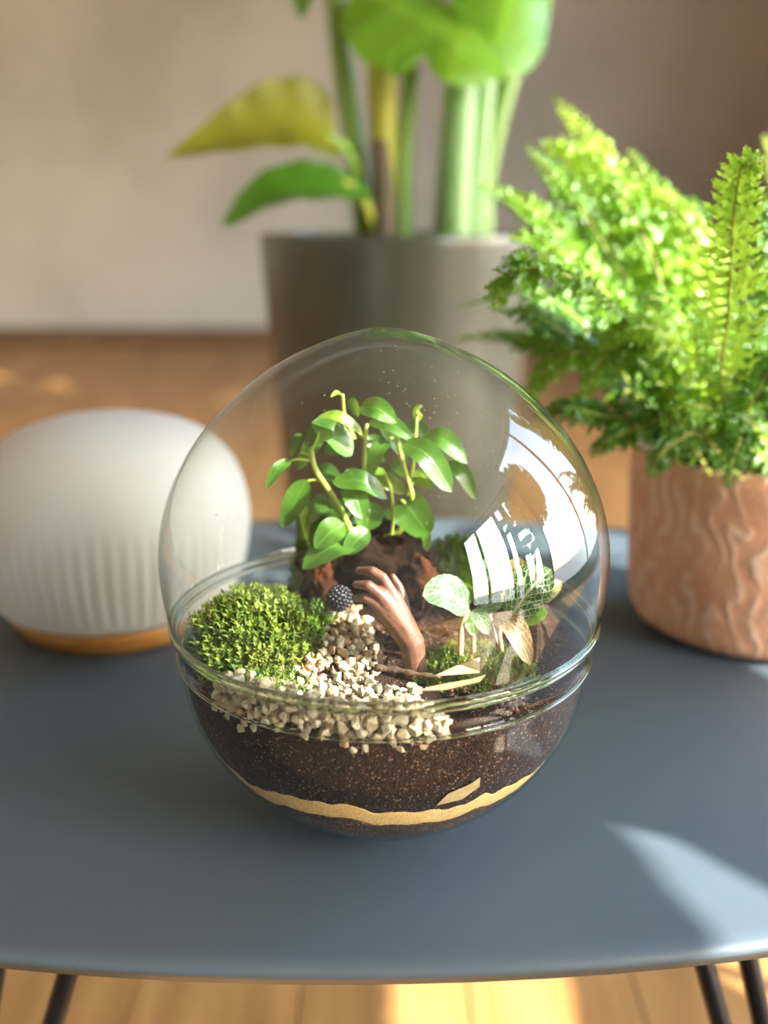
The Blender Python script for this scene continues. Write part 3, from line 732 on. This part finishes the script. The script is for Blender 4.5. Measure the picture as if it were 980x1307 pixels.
# ------------------------------------------------------------------ potted fern
def terracotta():
    m = NT('whitewashed_terracotta'); p = m.pos(); sp = m.n('ShaderNodeSeparateXYZ', {0: p})
    ang = m.math('ARCTAN2', sp.outputs[1], sp.outputs[0])
    wob = m.math('MULTIPLY', m.math('SINE', m.math('ADD', m.math('MULTIPLY', sp.outputs[2], 150), m.math('MULTIPLY', m.math('SINE', m.math('MULTIPLY', ang, 9)), 2.4))), .035)
    wob = m.math('ADD', wob, m.math('MULTIPLY', m.math('SUBTRACT', m.noise(28), .5), .34))
    k = m.math('PINGPONG', m.math('MULTIPLY', m.math('ADD', ang, wob), 6.6), .5)
    ln = m.math('MULTIPLY', m.ss(k, .16, .5), m.ss(m.noise(34), .30, .62))
    ln = m.math('MAXIMUM', ln, m.math('MULTIPLY', m.ss(m.noise(60), .56, .75), .6))
    col = m.mix(m.ss(m.noise(15), .35, .65), (.64, .34, .205), (.54, .26, .15))
    col = m.mix(m.math('MULTIPLY', ln, .52), col, (.84, .66, .54))
    return m.done(m.pr(col, .8, .2, m.bump(m.math('ADD', ln, m.math('MULTIPLY', m.noise(150), .3)), .5, .0025)))
M['terra'] = terracotta()
M['dirt'] = plain('plant_soil', (.02, .013, .009), (.045, .03, .02), .9, 150, .8, 300, .003)
FC = Vector((.288, .752, TZ))
fern = thing('potted_fern', FC, 'lush green fern in a whitewashed terracotta pot', 'potted plant')
fp = [(.0004, .001), (.060, 0), (.076, .002), (.087, .009), (.0925, .020), (.0955, .05), (.0975, .09), (.0985, .125), (.0990, .139), (.0975, .1425), (.0945, .1425), (.0930, .138), (.0925, .12), (.0004, .12)]
mk('pot', *lathe(fp, FC, 96), M['terra'], fern)
mk('soil', *lathe([(.0004, .1265), (.03, .127), (.06, .125), (.0915, .1225)], FC, 48), M['dirt'], fern)
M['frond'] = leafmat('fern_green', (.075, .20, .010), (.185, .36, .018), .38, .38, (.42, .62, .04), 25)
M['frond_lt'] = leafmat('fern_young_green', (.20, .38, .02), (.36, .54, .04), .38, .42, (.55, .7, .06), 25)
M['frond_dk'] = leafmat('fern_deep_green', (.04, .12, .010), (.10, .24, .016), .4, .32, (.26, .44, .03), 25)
M['rachis'] = plain('fern_rachis', (.42, .44, .08), (.32, .30, .06), .5, 60)
def frond(pts, width, pairs, nrm, mat, seed, ruffle=1.0, start=.12):
    rg = random.Random(seed); N = 60; c_ = catmull(pts, N); mb = MB(); nrm = Vector(nrm).normalized()
    for i in range(pairs):
        t = start + (1 - start) * (i + .3) / pairs; k = t * N; j = min(int(k), N - 1); u = k - j
        p = c_[j].lerp(c_[j + 1], u); tg = (c_[j + 1] - c_[max(j - 1, 0)]).normalized()
        sd = tg.cross(nrm)
        if sd.length < .05: sd = tg.orthogonal()
        sd.normalize(); nn = sd.cross(tg).normalized()
        tt = (t - start) / (1 - start)
        L = width * min(1, .45 + tt * 2.2) * (1 - tt) ** .72 * rg.uniform(.86, 1.1) + .0025
        for sg in (-1, 1):
            ax = (sd * sg + tg * (.28 + .35 * tt) + nn * rg.uniform(-.35, .45) + tg * rg.uniform(-.15, .15)).normalized()
            ll = L * rg.uniform(.85, 1.1); bw = min(ll * .24, .0044) * rg.uniform(.8, 1.2); st = 9
            cross = (Matrix.Rotation(rg.gauss(0, .45), 3, ax) @ ax.cross(nn).normalized()); v = []
            for s in range(st + 1):
                q = s / st; hw = bw * (1 - q ** 2.5) * (1.0 if s % 2 else .50) * (.7 if s == 0 else 1)
                c0 = p + ax * (ll * q) - nn * (ll * .22 * q * q) + nn * rg.uniform(-.0006, .0006) * ruffle
                rz = bw * .55 * ruffle * (1 if (s // 2) % 2 else -.6)
                v += [c0 - cross * hw + nn * (rz + rg.uniform(-.2, .2) * bw), c0, c0 + cross * hw + nn * (rz * rg.uniform(.3, 1) + rg.uniform(-.2, .2) * bw)]
            f = []
            for s in range(st):
                a = s * 3; f += [(a, a + 1, a + 4, a + 3), (a + 1, a + 2, a + 5, a + 4)]
            mb.add(v, f)
    o = mb.build('frond', mat, fern)
    mk('stem', *tube(c_, lambda t: .0013 * (1 - .75 * t), 5), M['rachis'], o)
B = FC + Vector((0, 0, .125))
def fb(dx, dy): return B + Vector((dx, dy, -.002))
F_ = [  # key fronds, base first
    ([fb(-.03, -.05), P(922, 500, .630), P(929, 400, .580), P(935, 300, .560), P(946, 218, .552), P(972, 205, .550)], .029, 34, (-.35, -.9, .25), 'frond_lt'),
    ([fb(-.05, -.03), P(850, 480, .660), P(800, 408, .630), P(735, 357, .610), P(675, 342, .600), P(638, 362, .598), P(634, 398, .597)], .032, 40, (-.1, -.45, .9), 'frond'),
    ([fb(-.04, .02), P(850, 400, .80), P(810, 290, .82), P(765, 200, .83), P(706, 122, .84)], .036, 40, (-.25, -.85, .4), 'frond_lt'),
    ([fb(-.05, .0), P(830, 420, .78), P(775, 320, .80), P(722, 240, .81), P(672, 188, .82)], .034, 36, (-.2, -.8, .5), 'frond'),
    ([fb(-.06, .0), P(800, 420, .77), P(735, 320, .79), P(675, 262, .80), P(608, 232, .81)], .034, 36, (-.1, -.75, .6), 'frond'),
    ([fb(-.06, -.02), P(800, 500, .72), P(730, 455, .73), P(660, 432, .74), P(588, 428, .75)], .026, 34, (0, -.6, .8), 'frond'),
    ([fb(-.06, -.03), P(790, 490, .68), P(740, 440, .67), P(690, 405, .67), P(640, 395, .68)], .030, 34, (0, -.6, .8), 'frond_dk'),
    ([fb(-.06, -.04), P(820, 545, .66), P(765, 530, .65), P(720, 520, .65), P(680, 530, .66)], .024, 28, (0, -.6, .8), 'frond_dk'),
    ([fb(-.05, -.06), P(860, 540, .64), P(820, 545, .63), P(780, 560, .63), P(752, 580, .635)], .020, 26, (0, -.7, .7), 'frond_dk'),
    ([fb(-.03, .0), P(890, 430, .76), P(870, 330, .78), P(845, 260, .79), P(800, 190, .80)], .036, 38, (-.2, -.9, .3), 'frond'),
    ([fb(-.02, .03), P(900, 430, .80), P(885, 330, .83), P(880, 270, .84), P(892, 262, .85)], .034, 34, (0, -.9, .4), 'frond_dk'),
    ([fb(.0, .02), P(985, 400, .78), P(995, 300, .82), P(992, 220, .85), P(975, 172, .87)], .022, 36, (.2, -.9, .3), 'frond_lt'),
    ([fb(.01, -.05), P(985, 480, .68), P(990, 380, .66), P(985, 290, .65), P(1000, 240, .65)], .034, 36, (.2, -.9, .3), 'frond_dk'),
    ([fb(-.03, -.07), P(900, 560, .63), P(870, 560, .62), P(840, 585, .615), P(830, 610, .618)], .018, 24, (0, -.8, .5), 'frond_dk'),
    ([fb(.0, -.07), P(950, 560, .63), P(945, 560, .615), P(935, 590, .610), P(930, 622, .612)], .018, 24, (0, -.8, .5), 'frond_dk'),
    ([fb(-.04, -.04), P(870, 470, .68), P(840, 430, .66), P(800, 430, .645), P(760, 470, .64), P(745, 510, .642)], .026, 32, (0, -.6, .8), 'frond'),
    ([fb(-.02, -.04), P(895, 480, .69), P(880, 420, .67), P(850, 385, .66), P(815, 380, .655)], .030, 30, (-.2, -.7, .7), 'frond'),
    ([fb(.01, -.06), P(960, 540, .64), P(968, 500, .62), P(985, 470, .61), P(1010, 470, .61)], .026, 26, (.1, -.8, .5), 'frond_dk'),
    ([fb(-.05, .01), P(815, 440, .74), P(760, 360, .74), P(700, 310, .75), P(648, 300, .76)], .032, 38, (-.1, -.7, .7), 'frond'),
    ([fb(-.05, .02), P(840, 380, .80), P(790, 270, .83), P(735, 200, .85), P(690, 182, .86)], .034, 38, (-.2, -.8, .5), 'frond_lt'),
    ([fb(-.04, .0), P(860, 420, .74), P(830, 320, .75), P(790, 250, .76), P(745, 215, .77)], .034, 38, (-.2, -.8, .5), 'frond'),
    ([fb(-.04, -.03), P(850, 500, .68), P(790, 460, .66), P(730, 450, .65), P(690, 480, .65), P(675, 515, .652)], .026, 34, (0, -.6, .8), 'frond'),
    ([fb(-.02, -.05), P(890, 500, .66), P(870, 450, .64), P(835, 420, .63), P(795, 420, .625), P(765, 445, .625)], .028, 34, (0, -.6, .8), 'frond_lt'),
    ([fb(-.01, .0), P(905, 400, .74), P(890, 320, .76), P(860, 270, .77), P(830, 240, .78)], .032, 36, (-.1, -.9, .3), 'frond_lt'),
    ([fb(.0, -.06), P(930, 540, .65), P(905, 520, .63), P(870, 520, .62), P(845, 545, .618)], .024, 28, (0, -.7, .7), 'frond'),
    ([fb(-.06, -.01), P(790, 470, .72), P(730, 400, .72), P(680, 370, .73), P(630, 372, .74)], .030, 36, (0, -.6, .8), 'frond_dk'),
]
for i, (pts, wd, pr_, nr, mt) in enumerate(F_): frond(pts, wd, pr_, nr, M[mt], 50 + i)
rng = random.Random(77)
for i in range(44):
    a = rng.uniform(0, 2 * math.pi); L = rng.uniform(.13, .24); up = rng.uniform(.35, 1.25)
    dx, dy = math.cos(a), math.sin(a)
    if dx < -.3 and dy < .25: L *= .62
    h = L * up / math.hypot(1, up) ; o = L / math.hypot(1, up)
    b0 = fb(dx * .05 * rng.random(), dy * .05 * rng.random())
    pts = [b0, b0 + Vector((dx * o * .35, dy * o * .35, h * .55)), b0 + Vector((dx * o * .75, dy * o * .75, h * .95)), b0 + Vector((dx * o * 1.15, dy * o * 1.15, h * (1.05 if up > .8 else .85)))]
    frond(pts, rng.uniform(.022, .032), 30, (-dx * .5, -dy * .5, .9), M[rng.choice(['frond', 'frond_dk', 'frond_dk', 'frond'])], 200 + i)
# ------------------------------------------------------------------ big potted plant behind the table
M['planter'] = plain('grey_glazed_planter', (.060, .057, .041), (.078, .074, .056), .26, 4, .1, 20, .004, .5)
PC = Vector((.020, 1.44, 0)); rim_z = P(500, 301, 1.25).z
plant = thing('potted_tropical_plant', PC, 'tall tropical plant with thick stalks in a glossy grey planter', 'potted plant')
pp = [(.0004, .001), (.125, 0), (.133, .006), (.140, .05), (.165, .35), (.1885, rim_z - .01), (.1895, rim_z - .003), (.188, rim_z), (.183, rim_z), (.181, rim_z - .004), (.178, rim_z - .05), (.0004, rim_z - .05)]
mk('planter', *lathe(pp, PC, 128), M['planter'], plant)
mk('soil', *lathe([(.0004, rim_z - .038), (.09, rim_z - .04), (.1775, rim_z - .045)], PC, 48), M['dirt'], plant)
M['stalk_lt'] = leafmat('pale_stalk', (.165, .32, .085), (.25, .40, .14), .4, .15, (.5, .7, .3), 6)
M['stalk'] = leafmat('green_stalk', (.16, .30, .05), (.24, .38, .07), .4, .15, (.4, .5, .1), 6)
M['stalk_yl'] = leafmat('yellow_stalk', (.34, .36, .04), (.42, .42, .06), .45, .15, (.5, .5, .1), 6)
M['stalk_dk'] = plain('dry_brown_sheath', (.055, .040, .022), (.09, .06, .03), .7, 20)
M['bleaf'] = leafmat('broad_leaf_green', (.12, .30, .015), (.20, .40, .025), .33, .40, (.45, .72, .05), 8, 'soft')
M['bleaf_yl'] = leafmat('yellowing_leaf', (.20, .21, .010), (.13, .14, .008), .4, .30, (.5, .48, .03), 8, 'soft')
M['bleaf_dk'] = leafmat('deep_leaf', (.035, .125, .008), (.07, .18, .014), .35, .30, (.2, .42, .03), 8, 'soft')
sz = 1.4 / FPX
for pts, r0, r1, mt in (([(470, 318, 1.42), (452, 180, 1.42), (432, 40, 1.42), (420, -160, 1.44)], 15, 12, 'stalk'), ([(500, 318, 1.41), (490, 190, 1.40), (486, 60, 1.39), (470, -180, 1.42)], 15, 21, 'stalk_yl'),
                        ([(490, 320, 1.37), (489, 240, 1.37), (484, 180, 1.38)], 17, 10, 'stalk_dk'), ([(515, 320, 1.40), (516, 220, 1.40), (524, 90, 1.41), (540, -120, 1.43)], 12, 8, 'stalk'),
                        ([(576, 320, 1.38), (582, 200, 1.38), (590, 90, 1.39), (600, -60, 1.42)], 24, 16, 'stalk_lt'), ([(600, 320, 1.42), (608, 200, 1.42), (622, 60, 1.43), (640, -120, 1.46)], 17, 13, 'stalk_lt'),
                        ([(618, 322, 1.46), (620, 230, 1.46), (650, 100, 1.47), (700, -20, 1.5), (760, -120, 1.53)], 13, 11, 'stalk'), ([(480, 318, 1.38), (470, 270, 1.36), (450, 240, 1.34), (425, 235, 1.32)], 8, 5, 'stalk_yl'),
                        ([(462, 318, 1.40), (455, 230, 1.38), (440, 190, 1.35), (415, 175, 1.32)], 7, 5, 'stalk')):
    mk('stalk', *tube(catmull([P(*p) for p in pts], 20), lambda t, a=r0, b=r1: (a * (1 - t) + b * t) * sz, 12), M[mt], plant)
def big(path, nrm, wpx, mat, fold=.3, sh=None, wave=.05):
    v, f, uv = leafgeo([P(*p) for p in path], nrm, wpx * sz, sh, fold, 10, 24, wave); mk('leaf', v, f, mat, plant, uv=uv)
big([(428, 176, 1.33), (375, 158, 1.30), (300, 172, 1.27), (212, 202, 1.25)], (.1, -.75, .6), 118, M['bleaf_yl'], .35, lambda t: (max(0, math.sin(math.pi * (t * .98 + .02) ** .62)) ** .8) * (1 - .35 * t))
big([(474, 252, 1.34), (420, 240, 1.30), (350, 246, 1.27), (286, 288, 1.25)], (.0, -.65, .75), 70, M['bleaf_dk'], .3)
big([(470, -20, 1.40), (520, 15, 1.34), (585, 55, 1.29), (570, 105, 1.27)], (.15, -.75, .55), 150, M['bleaf'], -.25, lambda t: max(0, math.sin(math.pi * (t * .96 + .03) ** .8)) ** .7)
big([(640, -120, 1.46), (650, -40, 1.38), (640, 40, 1.32), (600, 92, 1.30)], (.3, -.8, .4), 120, M['bleaf'], -.3, lambda t: max(0, math.sin(math.pi * (t * .96 + .03) ** .9)) ** .7)
big([(420, -160, 1.44), (400, -120, 1.40), (390, -50, 1.38), (385, 22, 1.37)], (-.2, -.9, .2), 60, M['bleaf_dk'], .3)
big([(470, -180, 1.47), (460, -330, 1.50), (420, -470, 1.55), (350, -560, 1.58)], (-.2, -.9, .3), 200, M['bleaf'], .25)
big([(600, -60, 1.42), (620, -220, 1.44), (640, -380, 1.50), (650, -500, 1.55)], (.1, -.9, .3), 200, M['bleaf'], .25)
big([(760, -120, 1.53), (830, -220, 1.56), (910, -280, 1.58), (1000, -290, 1.60)], (.1, -.8, .6), 180, M['bleaf'], .25)
